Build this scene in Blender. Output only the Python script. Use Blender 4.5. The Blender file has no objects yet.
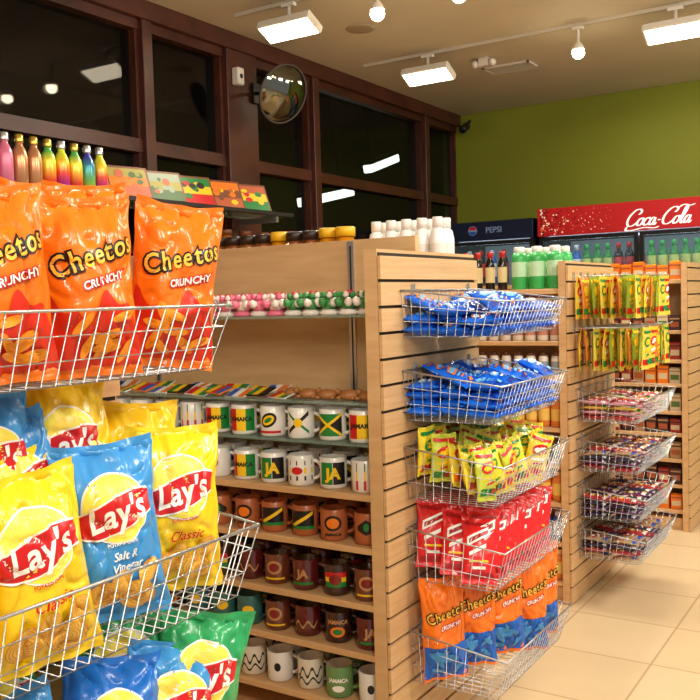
import bpy, bmesh, math, random
from mathutils import Vector, Matrix, Euler, noise
random.seed(11)
S=bpy.context.scene; COL=S.collection
try:
    S.view_settings.view_transform='Standard'
except Exception: pass
R=random.uniform
# ------------------------------------------------------------------ materials
def lin(c):
    return tuple((x/12.92 if x<=.04045 else ((x+.055)/1.055)**2.4) for x in [v/255 for v in c])
MC={}
def mat(key,rgb,rough=.5,metal=0,alpha=1,emit=0,bump=0,bscale=40,var=0,coat=0,vscale=6,bdist=.01):
    if key in MC: return MC[key]
    m=bpy.data.materials.new(key); m.use_nodes=True
    nt=m.node_tree; b=nt.nodes['Principled BSDF']; c=lin(rgb)+(1,)
    b.inputs['Base Color'].default_value=c
    b.inputs['Roughness'].default_value=rough; b.inputs['Metallic'].default_value=metal
    b.inputs['Alpha'].default_value=alpha
    if coat: b.inputs['Coat Weight'].default_value=coat
    if emit:
        b.inputs['Emission Color'].default_value=c; b.inputs['Emission Strength'].default_value=emit
    if bump or var:
        tc=nt.nodes.new('ShaderNodeTexCoord'); n=nt.nodes.new('ShaderNodeTexNoise')
        nt.links.new(tc.outputs['Object'],n.inputs['Vector'])
        n.inputs['Scale'].default_value=bscale if bump else vscale
        n.inputs['Detail'].default_value=3
        if bump:
            bp=nt.nodes.new('ShaderNodeBump'); bp.inputs['Strength'].default_value=bump; bp.inputs['Distance'].default_value=bdist
            nt.links.new(n.outputs['Fac'],bp.inputs['Height']); nt.links.new(bp.outputs['Normal'],b.inputs['Normal'])
        if var:
            r=nt.nodes.new('ShaderNodeValToRGB')
            r.color_ramp.elements[0].position=.3; r.color_ramp.elements[1].position=.7
            r.color_ramp.elements[0].color=tuple(x*(1-var) for x in c[:3])+(1,)
            r.color_ramp.elements[1].color=tuple(min(1,x*(1+var)) for x in c[:3])+(1,)
            nt.links.new(n.outputs['Fac'],r.inputs['Fac']); nt.links.new(r.outputs['Color'],b.inputs['Base Color'])
    MC[key]=m; return m
def wood(key,c1,c2,scale=(3,3,30),rough=.45):
    if key in MC: return MC[key]
    m=bpy.data.materials.new(key); m.use_nodes=True; nt=m.node_tree; b=nt.nodes['Principled BSDF']
    tc=nt.nodes.new('ShaderNodeTexCoord'); mp=nt.nodes.new('ShaderNodeMapping'); mp.inputs['Scale'].default_value=scale
    n=nt.nodes.new('ShaderNodeTexNoise'); n.inputs['Scale'].default_value=2; n.inputs['Detail'].default_value=5; n.inputs['Distortion'].default_value=.6
    r=nt.nodes.new('ShaderNodeValToRGB'); r.color_ramp.elements[0].position=.3; r.color_ramp.elements[1].position=.72
    r.color_ramp.elements[0].color=lin(c1)+(1,); r.color_ramp.elements[1].color=lin(c2)+(1,)
    nt.links.new(tc.outputs['Object'],mp.inputs['Vector']); nt.links.new(mp.outputs['Vector'],n.inputs['Vector'])
    nt.links.new(n.outputs['Fac'],r.inputs['Fac']); nt.links.new(r.outputs['Color'],b.inputs['Base Color'])
    b.inputs['Roughness'].default_value=rough
    MC[key]=m; return m
MAPLE=wood('maple_laminate',(204,160,110),(220,180,130),(2,2,14))
MAPLEV=wood('maple_slat',(204,160,110),(220,180,130),(2,2,40))
DARKW=wood('dark_red_wood',(56,25,15),(84,40,24),(20,2,3),.4)
WHITE=mat('white_glaze',(238,235,228),.2); BLACK=mat('black_print',(18,16,16),.4)
RED=mat('red_print',(205,22,28),.35); YEL=mat('yellow_print',(250,205,30),.35); GRN=mat('green_print',(20,130,55),.35)
ORG=mat('orange_print',(240,125,25),.35); BLU=mat('blue_print',(20,90,190),.35)
CHROME=mat('galvanised_wire',(190,190,190),.3,.8)
GROOVE=mat('groove_dark',(52,40,30),.6,.3)
GLASS=mat('glass_shelf',(150,185,170),.05,0,.4)
# ------------------------------------------------------------------ mesh builder
class MB:
    def __init__(s): s.v=[];s.f=[];s.m=[];s.s=[]
    def add(s,vs,fs,mi=0,sm=False,M=None):
        o=len(s.v)
        if M is not None: vs=[M@Vector(p) for p in vs]
        s.v+=[tuple(p) for p in vs]; s.f+=[tuple(i+o for i in f) for f in fs]
        s.m+=list(mi) if isinstance(mi,list) else [mi]*len(fs); s.s+=[sm]*len(fs)
        return s
    def box(s,a,b,mi=0,M=None):
        x0,y0,z0=a;x1,y1,z1=b
        v=[(x0,y0,z0),(x1,y0,z0),(x1,y1,z0),(x0,y1,z0),(x0,y0,z1),(x1,y0,z1),(x1,y1,z1),(x0,y1,z1)]
        return s.add(v,[(0,3,2,1),(4,5,6,7),(0,1,5,4),(1,2,6,5),(2,3,7,6),(3,0,4,7)],mi,False,M)
    def lathe(s,prof,n=20,mi=0,M=None,sq=0,sm=True):
        v=[];f=[];ms=[]
        for p in prof:
            for k in range(n):
                a=2*math.pi*k/n; c,d=math.cos(a),math.sin(a); rr=p[0]
                if sq: rr*= (abs(c)**4+abs(d)**4)**(-.25)*sq+(1-sq)
                v.append((rr*c,rr*d,p[1]))
        for i in range(len(prof)-1):
            for k in range(n):
                f.append((i*n+k,i*n+(k+1)%n,(i+1)*n+(k+1)%n,(i+1)*n+k)); ms.append(prof[i][2] if len(prof[i])>2 else mi)
        return s.add(v,f,ms,sm,M)
    def tube(s,pts,r,n=5,mi=0,closed=False,M=None):
        pts=[Vector(p) for p in pts]; v=[];f=[];N=len(pts)
        for i,p in enumerate(pts):
            if closed: d=(pts[(i+1)%N]-pts[i-1])
            else: d=pts[min(i+1,N-1)]-pts[max(i-1,0)]
            d.normalize(); u=d.cross(Vector((0,0,1)))
            if u.length<.1: u=d.cross(Vector((0,1,0)))
            u.normalize(); w=d.cross(u)
            for k in range(n):
                a=2*math.pi*k/n; v.append(p+u*(r*math.cos(a))+w*(r*math.sin(a)))
        for i in range(N if closed else N-1):
            j=(i+1)%N
            for k in range(n): f.append((i*n+k,i*n+(k+1)%n,j*n+(k+1)%n,j*n+k))
        if not closed: f.append(tuple(range(n))); f.append(tuple(range((N-1)*n,N*n)))
        return s.add(v,f,mi,True,M)
    def mesh(s,name,mats,bevel=0,merge=False):
        me=bpy.data.meshes.new(name); me.from_pydata(s.v,[],s.f)
        for m in mats: me.materials.append(m)
        me.polygons.foreach_set('material_index',s.m); me.polygons.foreach_set('use_smooth',s.s)
        if bevel or merge:
            bm=bmesh.new(); bm.from_mesh(me)
            if merge: bmesh.ops.remove_doubles(bm,verts=bm.verts,dist=1e-5)
            if bevel: bmesh.ops.bevel(bm,geom=bm.edges[:],offset=bevel,segments=1,affect='EDGES')
            bm.to_mesh(me); bm.free()
        me.update(); return me
def mk(name,data,loc=(0,0,0),rot=(0,0,0),parent=None,label=None,cat=None,group=None,kind=None,scale=None):
    o=bpy.data.objects.new(name,data); o.location=loc; o.rotation_euler=rot
    if scale: o.scale=scale
    if parent: o.parent=parent
    if label: o['label']=label
    if cat: o['category']=cat
    if group: o['group']=group
    if kind: o['kind']=kind
    COL.objects.link(o); return o
def struct(name,mb,mats,bevel=0):
    return mk(name,mb.mesh(name,mats,bevel),kind='structure')
# ------------------------------------------------------------------ text & decals
TC={}
def text2d(body,size,shear=0,offset=0,maxe=.012,sp=1.0):
    k=(body,size,shear,offset,maxe,sp)
    if k in TC: return TC[k]
    cu=bpy.data.curves.new('t','FONT'); cu.body=body; cu.size=size; cu.shear=shear; cu.offset=offset; cu.space_character=sp
    cu.align_x='CENTER'; cu.align_y='CENTER'; cu.resolution_u=3
    ob=bpy.data.objects.new('t',cu); COL.objects.link(ob)
    dg=bpy.context.evaluated_depsgraph_get(); dg.update()
    me=bpy.data.meshes.new_from_object(ob.evaluated_get(dg))
    bm=bmesh.new(); bm.from_mesh(me)
    bmesh.ops.remove_doubles(bm,verts=bm.verts,dist=1e-6)
    for _ in range(4):
        es=[e for e in bm.edges if e.calc_length()>maxe]
        if not es: break
        bmesh.ops.subdivide_edges(bm,edges=es,cuts=1)
        bmesh.ops.triangulate(bm,faces=bm.faces[:])
    bmesh.ops.triangulate(bm,faces=bm.faces[:])
    bm.verts.ensure_lookup_table()
    vs=[(v.co.x,v.co.y) for v in bm.verts]; fs=[tuple(v.index for v in f.verts) for f in bm.faces]
    bm.free(); bpy.data.objects.remove(ob); bpy.data.curves.remove(cu); bpy.data.meshes.remove(me)
    TC[k]=(vs,fs); return TC[k]
def d_text(body,size,at,rot=0,sx=1,**k):
    vs,fs=text2d(body,size,**k); c,s=math.cos(rot),math.sin(rot)
    return [(at[0]+c*x*sx-s*y,at[1]+s*x*sx+c*y) for x,y in vs],fs
def d_ell(at,rx,ry,rot=0,n=32,rings=8,r0=0):
    vs=[];fs=[];c,s=math.cos(rot),math.sin(rot)
    for i in range(rings+1):
        q=r0+(1-r0)*i/rings
        for k in range(n):
            a=2*math.pi*k/n; x=rx*q*math.cos(a); y=ry*q*math.sin(a)
            vs.append((at[0]+c*x-s*y,at[1]+s*x+c*y))
    for i in range(rings):
        for k in range(n): fs.append((i*n+k,i*n+(k+1)%n,(i+1)*n+(k+1)%n,(i+1)*n+k))
    return vs,fs
def d_strip(x0,x1,bot,top,n=20,m=6):
    vs=[];fs=[]
    for i in range(n+1):
        x=x0+(x1-x0)*i/n; b=bot(x) if callable(bot) else bot; t=top(x) if callable(top) else top
        for j in range(m+1): vs.append((x,b+(t-b)*j/m))
    for i in range(n):
        for j in range(m):
            a=i*(m+1)+j; fs.append((a,a+1,a+m+2,a+m+1))
    return vs,fs
# ------------------------------------------------------------------ snack bags
def bag_surf(w,h,d,seed):
    rr=random.Random(seed); p=[rr.uniform(0,6.28) for _ in range(8)]; big=w>.13
    A=.0050 if big else (.0028 if d>.03 and w>.08 else .0016)
    bend=rr.uniform(-.06,.06)*h
    def f(y,z,side=1,off=0):
        u=max(-1,min(1,2*y/w)); v=max(-1,min(1,2*z/h-1)); au,av=abs(u),abs(v)
        k=0 if av>.93 else (1-(av/.93)**3.0)
        pr=max(0,(1-au**2.6))**.6
        nz=noise.noise(Vector((u*1.5+p[0],v*2.0+p[1],side*2.0)))
        x=d/2*pr*k*(1+.26*nz)
        env=max(0,1-au**6)*(0 if av>.93 else 1)
        nz2=noise.noise(Vector((u*2.6+p[4],v*3.4+p[5],side*5.0)))
        wr=A*env*(math.sin(4.5*u+3.5*v+p[2])*math.sin(4.0*v-3*u+p[3])) - A*1.8*env*math.exp(-(nz2/.11)**2)*min(1,.35+max(au,av))
        wr+=A*2.2*env*math.sin(12*u+p[4]+2*v+2*nz)*max(0,av-.38)*1.7*max(0,.97-av)/.5
        wr-=A*1.6*env*math.exp(-((au-.86)/.09)**2)*(.5+.5*math.sin(13*v+p[2]))
        rip=A*1.3*math.sin(8*u+p[5])*av**5 + bend*v*v*(1 if v>0 else .3)
        edge=.05*noise.noise(Vector((v*3.2+p[6],u*.3,p[7])))
        yy=y*(1-.13*(1-av**2.2)+edge-.03*(av>.93)); zz=z+.030*h*u*u*av*(1 if v>0 else -.3)
        return Vector((side*(x+wr+off)+rip,yy,zz))
    return f
def make_bag(name,w,h,d,seed,mats,decals,nu=48,nv=64,o0=.0020,os=.0007):
    f=bag_surf(w,h,d,seed); mb=MB()
    for side in (1,-1):
        vs=[];fs=[]
        for i in range(nu+1):
            uu=math.sin(math.pi/2*(2*i/nu-1))
            for j in range(nv+1):
                vs.append(f(uu*w/2,h*j/nv,side))
        for i in range(nu):
            for j in range(nv):
                a=i*(nv+1)+j; q=(a,a+nv+1,a+nv+2,a+1)
                fs.append(q if side==1 else q[::-1])
        mb.add(vs,fs,0,True)
    for li,(d2,mi) in enumerate(decals):
        off=o0+os*min(li,6)
        vs=[f(x,y,1,off) for x,y in d2[0]]; mb.add(vs,d2[1],mi,True)
    return mb.mesh(name,mats,merge=False)
def foil(key,rgb,rough=.28,bump=.35):
    return mat(key,rgb,rough,.0,bump=bump,bscale=22,coat=.2,bdist=.012)
F_YEL=foil('yellow_foil',(248,208,28)); F_BLU=foil('blue_foil',(62,150,218)); F_ORG=foil('orange_foil',(244,120,20))
F_GRN=foil('green_foil',(44,164,96)); F_DBL=foil('deep_blue_foil',(28,112,205)); CHIP=mat('chip_picture',(240,190,80),.4,var=.15,vscale=60)
CHIPD=mat('chip_picture_edge',(215,150,50),.4); WP=mat('white_print',(248,246,240),.4); GOLDP=mat('gold_print',(255,222,84),.35)
CHEESE=mat('cheese_yellow_print',(255,200,70),.35)
LYEL=mat('lemon_print',(255,240,90),.35)
FLAME=mat('red_orange_print',(214,44,22),.35,var=.15,vscale=20); PUFF=mat('puff_picture',(250,150,30),.4,var=.2,vscale=80)
def chip_bag(seed,bodym,flavour,w=.175,h=.285,d=.105,sub=None):
    D=[]; cz=h*.62; r=w*.34
    D.append((d_ell((0,cz+.010),r,r*.93,0,40,12),3)); D.append((d_ell((0,cz+.010),r*.95,r*.88,0,40,12),7)); D.append((d_ell((.002,cz+.006),r*.80,r*.72,0,36,10),2))
    W=w*.375; rot=.20
    def rib(k):
        def bt(x): return cz-.026*k+.004*math.sin(x/W*3.0)+x*rot+.012*(x/W)**2
        def tp(x): return cz+.027*k-.012*(x/W)**2+.003*math.sin(x/W*3)+x*rot
        return d_strip(-W*(.97+.03*k),W*(.97+.03*k),bt,tp,36,14)
    D.append((rib(1.12),3)); D.append((rib(1.0),1))
    D.append((d_text("Lay's",.056,(0,cz+.0005),.18,sx=.92,shear=.18,offset=.0014,maxe=.006,sp=1.05),3))
    D.append((d_text(flavour,.024 if len(flavour)<9 else .018,(.006,h*.365),.08,shear=.35,offset=.0003,maxe=.008),sub or 3))
    D.append((d_text("POTATO CHIPS",.0072,(.004,h*.465),.12,offset=.0002),sub or 3))
    for k,(cx,cy,q,a) in enumerate([(-.045,.052,.032,.3),(.03,.043,.034,-.3),(.056,.080,.022,.6),(-.008,.068,.024,1)]):
        cx*=w/.2
        D.append((d_ell((cx,cy),q*1.05,q*.76,a,24,6),6)); D.append((d_ell((cx,cy),q,q*.70,a,24,6),4))
    return make_bag('potato_chip_bag',w,h,d,seed,[bodym,RED,GOLDP,WP,CHIP,YEL,CHIPD,LYEL],D)
def puff_bag(seed,w=.168,h=.285,d=.10,low=None):
    D=[]; cz=h*.66
    if low: D.append((d_strip(-w*.49,w*.49,h*.03,lambda x:h*.36+.05*x,36,16),1))
    else:
        D.append((d_strip(-w*.485,w*.485,h*.05,lambda x:h*.38+.02*math.sin(x*60)+.012*math.sin(x*130),40,16),1))
    rr=random.Random(seed)
    for k in range(9):
        D.append((d_ell((rr.uniform(-.055,.055)*w/.19,rr.uniform(.035,.095)),.024,.0075,rr.uniform(-1.2,1.2),14,3),4))
    q=w/.168; T=.0455*q
    L=[]
    L.append((d_text("Cheetos",T,(0,cz),.27,sx=.86,offset=.0040*q,shear=.10,maxe=.006,sp=1.14),2))
    L.append((d_text("Cheetos",T,(0,cz),.27,sx=.86,offset=.0007*q,shear=.10,maxe=.006,sp=1.14),3))
    L.append((d_text("CRUNCHY",.0175*q,(.014,cz-.038*q),.22,offset=.0020,shear=.2),5))
    L.append((d_text("CRUNCHY",.0175*q,(.014,cz-.038*q),.22,offset=.0004,shear=.2),6))
    D=D[:1]+L+D[1:]
    return make_bag('cheese_puff_bag',w,h,d,seed,[F_ORG,low or FLAME,BLACK,CHEESE,PUFF if not low else mat('pale_blue_print',(70,150,215),.4),RED,WP],D)
CB_Y=[chip_bag(i,F_YEL,"Classic",sub=1) for i in (1,2,14)]
CB_B=[chip_bag(i,F_BLU,"Salt &\nVinegar") for i in (3,4)]
CB_G=[chip_bag(i,F_GRN,"Sour Cream\n& Onion") for i in (5,6)]
CB_DB=[chip_bag(7,F_DBL,"Original")]
PB=[puff_bag(i) for i in (8,9,10)]
BLOW=mat('blue_low_print',(22,98,196),.35)
PBB=[puff_bag(i,.150,.31,.08,BLOW) for i in (12,13)]
def small_bag(key,seed,w,h,d,bodym,m1,m2,m3=None):
    m3=m3 or WP
    D=[(d_strip(-w*.42,w*.42,h*.10,h*.24,8,3),2),(d_ell((0,h*.66),w*.36,h*.12,.25,16,3),1),(d_ell((0,h*.66),w*.28,h*.07,.25,14,2),3),
       (d_strip(-w*.30,w*.30,lambda x:h*.42+x*.2,lambda x:h*.48+x*.2,6,1),3),(d_strip(-w*.2,w*.24,lambda x:h*.33+x*.2,lambda x:h*.37+x*.2,6,1),1),
       (d_strip(-w*.42,w*.42,h*.86,h*.92,6,1),1),(d_ell((w*.12,h*.19),w*.13,h*.06,.4,12,2),1)]
    return make_bag(key,w,h,d,seed,[bodym,m1,m2,m3],D,14,18,.0014,.0005)
# ------------------------------------------------------------------ baskets
def grid_wires(mb,P,nu,nv,r):
    a,b,c,d=[Vector(p) for p in P]
    for i in range(nu+1):
        t=i/nu; mb.tube([a.lerp(b,t),d.lerp(c,t)],r,4)
    for j in range(nv+1):
        t=j/nv; mb.tube([a.lerp(d,t),b.lerp(c,t)],r,4)
BK={}
def basket(loc,wy,dx,h,label,hb=None):
    key=(round(wy,3),round(dx,3),round(h,3),hb)
    hb=hb or h+.04
    if key not in BK:
        g=MB(); t=.02; y=wy/2; f=.04
        n=int(wy/.027); nx=int(dx/.03)
        A=(.006,-y+t,0);B=(.006,y-t,0);C=(dx-f,y-t,0);D=(dx-f,-y+t,0)
        a=(.006,-y,hb);b=(.006,y,hb);c=(dx,y,h);d=(dx,-y,h)
        grid_wires(g,(D,C,c,d),n,3,.0012); grid_wires(g,(A,D,d,a),nx,3,.0012)
        grid_wires(g,(B,C,c,b),nx,3,.0012); grid_wires(g,(A,B,b,a),n,3,.0012)
        grid_wires(g,(A,B,C,D),n,nx//2,.0012)
        r=MB(); r.tube([a,b,c,d],.0028,6,closed=True)
        k=MB(); k.box((-.012,-.012,-.02),(.003,.012,.012)); k.box((.003,-.006,-.05),(.007,.006,.02)); 
        BK[key]=(g.mesh('wire_grid',[CHROME]),r.mesh('rim',[CHROME]),k.mesh('hook',[CHROME]))
    g,r,k=BK[key]
    e=mk('wire_basket',None,loc,label=label,cat='basket',group='wire baskets on the slatwall ends')
    mk('wire_grid',g,parent=e); mk('rim',r,parent=e)
    for s in (-.35,.35): mk('hook',k,(0,s*wy,hb),parent=e)
    return e
# ------------------------------------------------------------------ gondolas
def gondola(xe,y0,xl,W,end_top,back_top,levels,label,strips=(),th=.045):
    e=mk('gondola_shelf',None,(xe,y0,0),label=label,cat='store shelf',group='maple gondola shelf units')
    L=xl-xe
    m=MB(); m.box((-th,0,0),(-.012,W,end_top)); m.box((-.012,.004,.02),(-.010,W-.004,end_top-.01),1)
    z=.01
    while z<end_top-.02:
        m.box((-.010,0,z),(0,W,min(z+.067,end_top)),2); z+=.0762
    mk('end_panel',m.mesh('end_panel',[MAPLE,GROOVE,MAPLEV]),parent=e)
    m=MB(); m.box((L,W/2-.012,.0),(-th-.001,W/2+.012,back_top)); mk('back_panel',m.mesh('back_panel',[MAPLE],.001),parent=e)
    m=MB(); m.box((L,.03,0),(-th-.001,W/2-.013,.07)); m.box((L,W/2+.013,0),(-th-.001,W-.03,.07)); mk('base_plinth',m.mesh('base_plinth',[MAPLE]),parent=e)
    m=MB(); m.box((L-.035,0,0),(L-.001,W,end_top)); mk('side_panel',m.mesh('side_panel',[MAPLE],.002),parent=e)
    for (z,kind,depth) in levels:
        m=MB(); t=.008 if kind=='glass' else .02
        yb=W/2-.014; m.box((L+.004,yb-depth,z-t),(-th-.003,yb,z))
        mk('shelf',m.mesh('shelf',[GLASS if kind=='glass' else MAPLE],.0015),parent=e,label='thin glass shelf' if kind=='glass' else None)
    for s in strips:
        m=MB(); m.box((s-xe-.012,W/2-.0175,.08),(s-xe+.012,W/2-.0125,back_top-.005)); m.box((s-xe-.003,W/2-.018,.08),(s-xe+.003,W/2-.0174,back_top-.02),1)
        mk('bracket_strip',m.mesh('bracket_strip',[CHROME,BLACK]),parent=e)
    return e
XE=-1.30
g0=gondola(XE,.40,-3.0,.81,1.54,1.54,[(1.2,'w',.33),(.8,'w',.33),(.4,'w',.33)],'maple gondola end covered with chip baskets')
Y1=2.215; W_1=.665
Z1=[.972,.822,.662,.490,.338,.168]
U1=[(1.355,'glass',.26),(1.095,'glass',.31),(Z1[0],'glass',.31)]+[(z,'w',.31) for z in Z1[1:]]
g1=gondola(XE,Y1,-2.95,W_1,1.545,1.60,U1,'maple gondola filled with souvenir mugs and figurines',strips=(-1.6,-2.5),th=.055)
m=MB(); m.box((-1.6,.348,1.43),(-.058,.648,1.45)); mk('shelf',m.mesh('shelf',[MAPLE],.0015),parent=g1)
Y2=3.84
U2=[(1.19,'w',.33),(1.036,'w',.33),(.80,'w',.33),(.635,'w',.33),(.46,'w',.33),(.28,'w',.33),(.10,'w',.33)]
g2=gondola(XE,Y2,-2.95,.70,1.545,1.40,U2,'maple gondola with toiletries and hanging snack packets')
m=MB(); m.box((-1.6,.02,1.401),(-.048,.68,1.425)); mk('shelf',m.mesh('shelf',[MAPLE],.0015),parent=g2)
U3=[(1.17,'w',.33),(1.0,'w',.33),(.86,'w',.33),(.70,'w',.33),(.57,'w',.33),(.42,'w',.33),(.27,'w',.33),(.12,'w',.33)]
g3=gondola(-1.10,5.34,-2.95,.72,1.56,1.44,U3,'maple gondola stocked with boxed groceries near the coolers')
m=MB(); m.box((-1.75,.02,1.441),(-.048,.70,1.465)); mk('shelf',m.mesh('shelf',[MAPLE],.0015),parent=g3)
def put(name,me,loc,rot,label,cat,group,scale=None):
    return mk(name,me,loc,rot,None,label,cat,group,None,scale)
# ------------------------------------------------------------------ left unit baskets + bags
BY=.835
basket((XE,BY,1.285),.80,.265,.112,'wire basket holding orange cheese puff bags')
basket((XE,BY,.875),.80,.31,.13,'wire basket holding yellow and blue potato chip bags')
basket((XE,BY,.53),.80,.31,.11,'low wire basket holding green and blue chip bags')
LP='large orange cheese puff bag with black and yellow lettering'
for i,(x,y,z,rx,ry,rz) in enumerate([(-1.115,.665,1.292,.02,-.03,-.15),(-1.12,.825,1.292,.05,-.02,-.34),(-1.115,.985,1.290,.03,-.03,-.42),(-1.115,1.150,1.292,-.13,-.02,-.52),
     (-1.225,.74,1.295,.10,.04,-.1),(-1.225,.905,1.32,-.10,.04,-.15),(-1.222,1.085,1.325,.05,.04,-.2)]):
    put('cheese_puff_bag',PB[i%3],(x,y,z),(rx,ry,rz),LP,'snack bag','orange cheese puff bags in the upper basket')
GL='potato chip bags in the middle basket'
LY='yellow potato chip bag with red ribbon logo'; LB='light blue salt and vinegar chip bag with red ribbon logo'
for i,(me,x,y,z,rx,ry,rz,l) in enumerate([
   (CB_Y[0],-1.085,.66,.885,.03,.0,-.15,LY),(CB_Y[1],-1.070,.835,.880,.10,-.05,-.32,LY),(CB_B[0],-1.085,.99,.895,.05,-.07,-.48,LB),(CB_Y[2],-1.10,1.135,.90,-.03,-.04,-.55,LY),
   (CB_B[1],-1.195,.73,.915,.20,-.05,-.2,LB),(CB_Y[0],-1.190,.84,.925,-.14,-.08,-.25,LY),(CB_B[0],-1.195,.94,.945,.28,.0,-.35,LB),(CB_Y[2],-1.215,1.05,.95,.18,.02,-.3,LY),(CB_Y[1],-1.215,1.13,.94,-.10,.02,-.3,LY),
   (CB_B[1],-1.235,.86,.985,.05,.03,-.2,LB),(CB_Y[1],-1.235,.97,1.00,-.12,.03,-.2,LY)]):
    put('potato_chip_bag',me,(x,y,z),(rx,ry,rz),l,'snack bag',GL)
GL='potato chip bags in the bottom basket'
LG='green sour cream and onion chip bag with red ribbon logo'; LD='deep blue potato chip bag with red ribbon logo'
for i,(me,x,y,z,rx,ry,rz,l) in enumerate([
   (CB_DB[0],-1.085,.70,.545,.12,-.10,-.3,LD),(CB_B[0],-1.085,.83,.545,.20,-.15,-.35,LB),(CB_DB[0],-1.08,.925,.55,-.18,-.2,-.45,LD),(CB_B[1],-1.055,1.03,.545,-.22,-.25,-.45,LB),(CB_G[0],-1.085,1.115,.575,-.22,-.10,-.60,LG),
   (CB_G[1],-1.175,1.00,.615,-.28,-.10,-.45,LG),(CB_DB[0],-1.205,.83,.60,.25,-.03,-.2,LD),(CB_G[0],-1.205,.68,.58,0,-.03,-.1,LG),(CB_G[1],-1.215,1.14,.60,.1,-.0,-.3,LG),(CB_G[0],-1.215,.90,.60,.3,.0,-.3,LG)]):
    put('potato_chip_bag',me,(x,y,z),(rx,ry,rz),l,'snack bag',GL)
# ------------------------------------------------------------------ unit 1 end baskets
B1Y=2.60; W1=.56
zs=[(1.285,.10,'small blue snack bags'),(1.035,.11,'blue snack bags'),(.795,.12,'yellow and green snack bags'),(.550,.12,'red snack bags'),(.235,.12,'orange cheese puff bags')]
for z,h,t in zs: basket((XE,B1Y,z),W1,.32,h,'wire basket on slatwall holding '+t)
LBP=mat('light_blue_print',(120,190,240),.4); NVP=mat('navy_print',(10,50,150),.4)
SB_BLUE=[small_bag('blue_snack_bag',i,.095,.125,.034,foil('royal_foil',(20,104,224)),LBP if i!=22 else ORG,NVP,WP if i==21 else LBP) for i in (21,22,27)]
SB_YG=[small_bag('yellow_snack_bag',23,.085,.145,.035,foil('lemon_foil',(236,212,50)),GRN,RED,YEL),small_bag('yellow_snack_bag',24,.085,.145,.035,foil('lime_foil',(200,208,60)),RED,GRN,YEL),small_bag('yellow_snack_bag',28,.085,.145,.035,foil('lemon_foil',(236,212,50)),RED,ORG,WP)]
DRP=mat('dark_red_print',(160,12,18),.4)
def red_bag(seed):
    w,h=.105,.20
    D=[(d_strip(-w*.42,w*.42,h*.08,h*.16,8,4),1),(d_strip(-w*.40,w*.40,h*.86,h*.91,8,2),1),
       (d_strip(-w*.36,w*.36,lambda x:h*.62+x*.45,lambda x:h*.76+x*.45,10,4),2),(d_strip(-w*.30,w*.30,lambda x:h*.655+x*.45,lambda x:h*.72+x*.45,10,2),1),(d_strip(-w*.30,w*.24,lambda x:h*.46+x*.45,lambda x:h*.52+x*.45,8,2),2),(d_strip(-w*.30,w*.30,h*.30,h*.33,8,1),3),(d_strip(-w*.2,w*.2,h*.20,h*.24,8,1),2)]
    return make_bag('red_snack_bag',w,h,.030,seed,[foil('scarlet_foil',(218,26,28)),DRP,WP,YEL],D,18,26,.0014,.0005)
SB_RED=[red_bag(25),red_bag(26)]
for bz,nl in ((1.288,3),(1.038,4)):
    for cx in (.058,.150,.242):
        for k in range(5):
            for l in range(nl):
                top=l>=nl-1
                put('blue_snack_bag',SB_BLUE[(k+l*2+int(cx*10))%3],(XE+cx+.06+R(-.01,.0),B1Y-.205+k*.102+R(-.008,.008),bz+.018+l*.027),(R(-.2,.2),-math.pi/2+(R(-.05,.45) if top else R(-.08,.1)),R(-.35,.35) if top else R(-.12,.12)),
                    'small royal blue snack bag lying in a wire basket','snack bag','small blue snack bags in the wire baskets')
for r,cx in enumerate((.050,.100,.150,.200,.250)):
    for k in range(8):
        put('yellow_snack_bag',SB_YG[(k*2+r)%3],(XE+cx,B1Y-.230+k*.066+R(-.008,.008),.802+R(0,.012)+.014*(4-r)),(R(-.40,.40),R(-.25,.12),R(-1.0,.2)),
            'small yellow and green snack bag standing in a wire basket','snack bag','yellow snack bags in the wire basket')
for r,cx in enumerate((.070,.145,.220)):
    for k in range(12):
        put('red_snack_bag',SB_RED[(k+r)%2],(XE+cx+R(-.006,.006),B1Y-.245+k*.041,.557+R(0,.012)+.014*(2-r)),(R(-.22,.05),-.40+R(-.12,.10),-math.pi/2+.50+R(-.15,.20)),
            'red snack bag filed upright in a wire basket','snack bag','red snack bags in the wire basket')
for k,(x,y,rz,rx) in enumerate([(-1.20,2.375,-.78,.03),(-1.155,2.480,-.86,-.03),(-1.095,2.580,-.70,.02),(-1.07,2.700,-.80,-.04),(-1.065,2.81,-.60,-.03),(-1.225,2.58,-.6,.05),(-1.215,2.70,-.5,-.04),(-1.215,2.81,-.4,-.04)]):
    put('cheese_puff_bag',PBB[k%2],(x,y,.247+.014*(k%3)),(rx,-.03,rz),'orange and blue cheese puff bag standing upright','snack bag','cheese puff bags in the low basket')
# ------------------------------------------------------------------ mugs
HB=MB(); hp=[]
for i in range(13):
    a=-math.pi/2+math.pi*i/12; hp.append((.038+.030*math.cos(a),0,.048+.029*math.sin(a)))
HB.tube(hp,.0058,8); 
def mug(cols,decals,key='mug',rad=.0425,h=.097):
    mb=MB(); mb.lathe([(.001,0),(rad*.93,0),(rad,.006),(rad,h-.002),(rad-.002,h,1),(rad-.004,h-.002,1),(rad-.005,.008,1),(.001,.006,1)],32)
    for li,(d2,mi) in enumerate(decals):
        rr=rad+.0004+.00025*li
        mb.add([(rr*math.sin(x/rad),-rr*math.cos(x/rad),y) for x,y in d2[0]],d2[1],mi,True)
    return mb.mesh('mug',cols)
def M_(base,inner=None): return [base,inner or WHITE,RED,YEL,GRN,BLACK,WP,ORG,MAR,TANP]
MAR=mat('maroon_print',(130,30,30),.3); TANP=mat('tan_print',(190,140,90),.3)
TERRA=mat('terracotta_glaze',(180,100,56),.3,var=.12); DKBR=mat('dark_brown_glaze',(62,34,26),.15,coat=.5); TEAL=mat('teal_glaze',(60,110,105),.25); LGRN=mat('green_glaze',(110,150,90),.25); CREAM=mat('cream_glaze',(225,215,195),.25)
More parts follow.
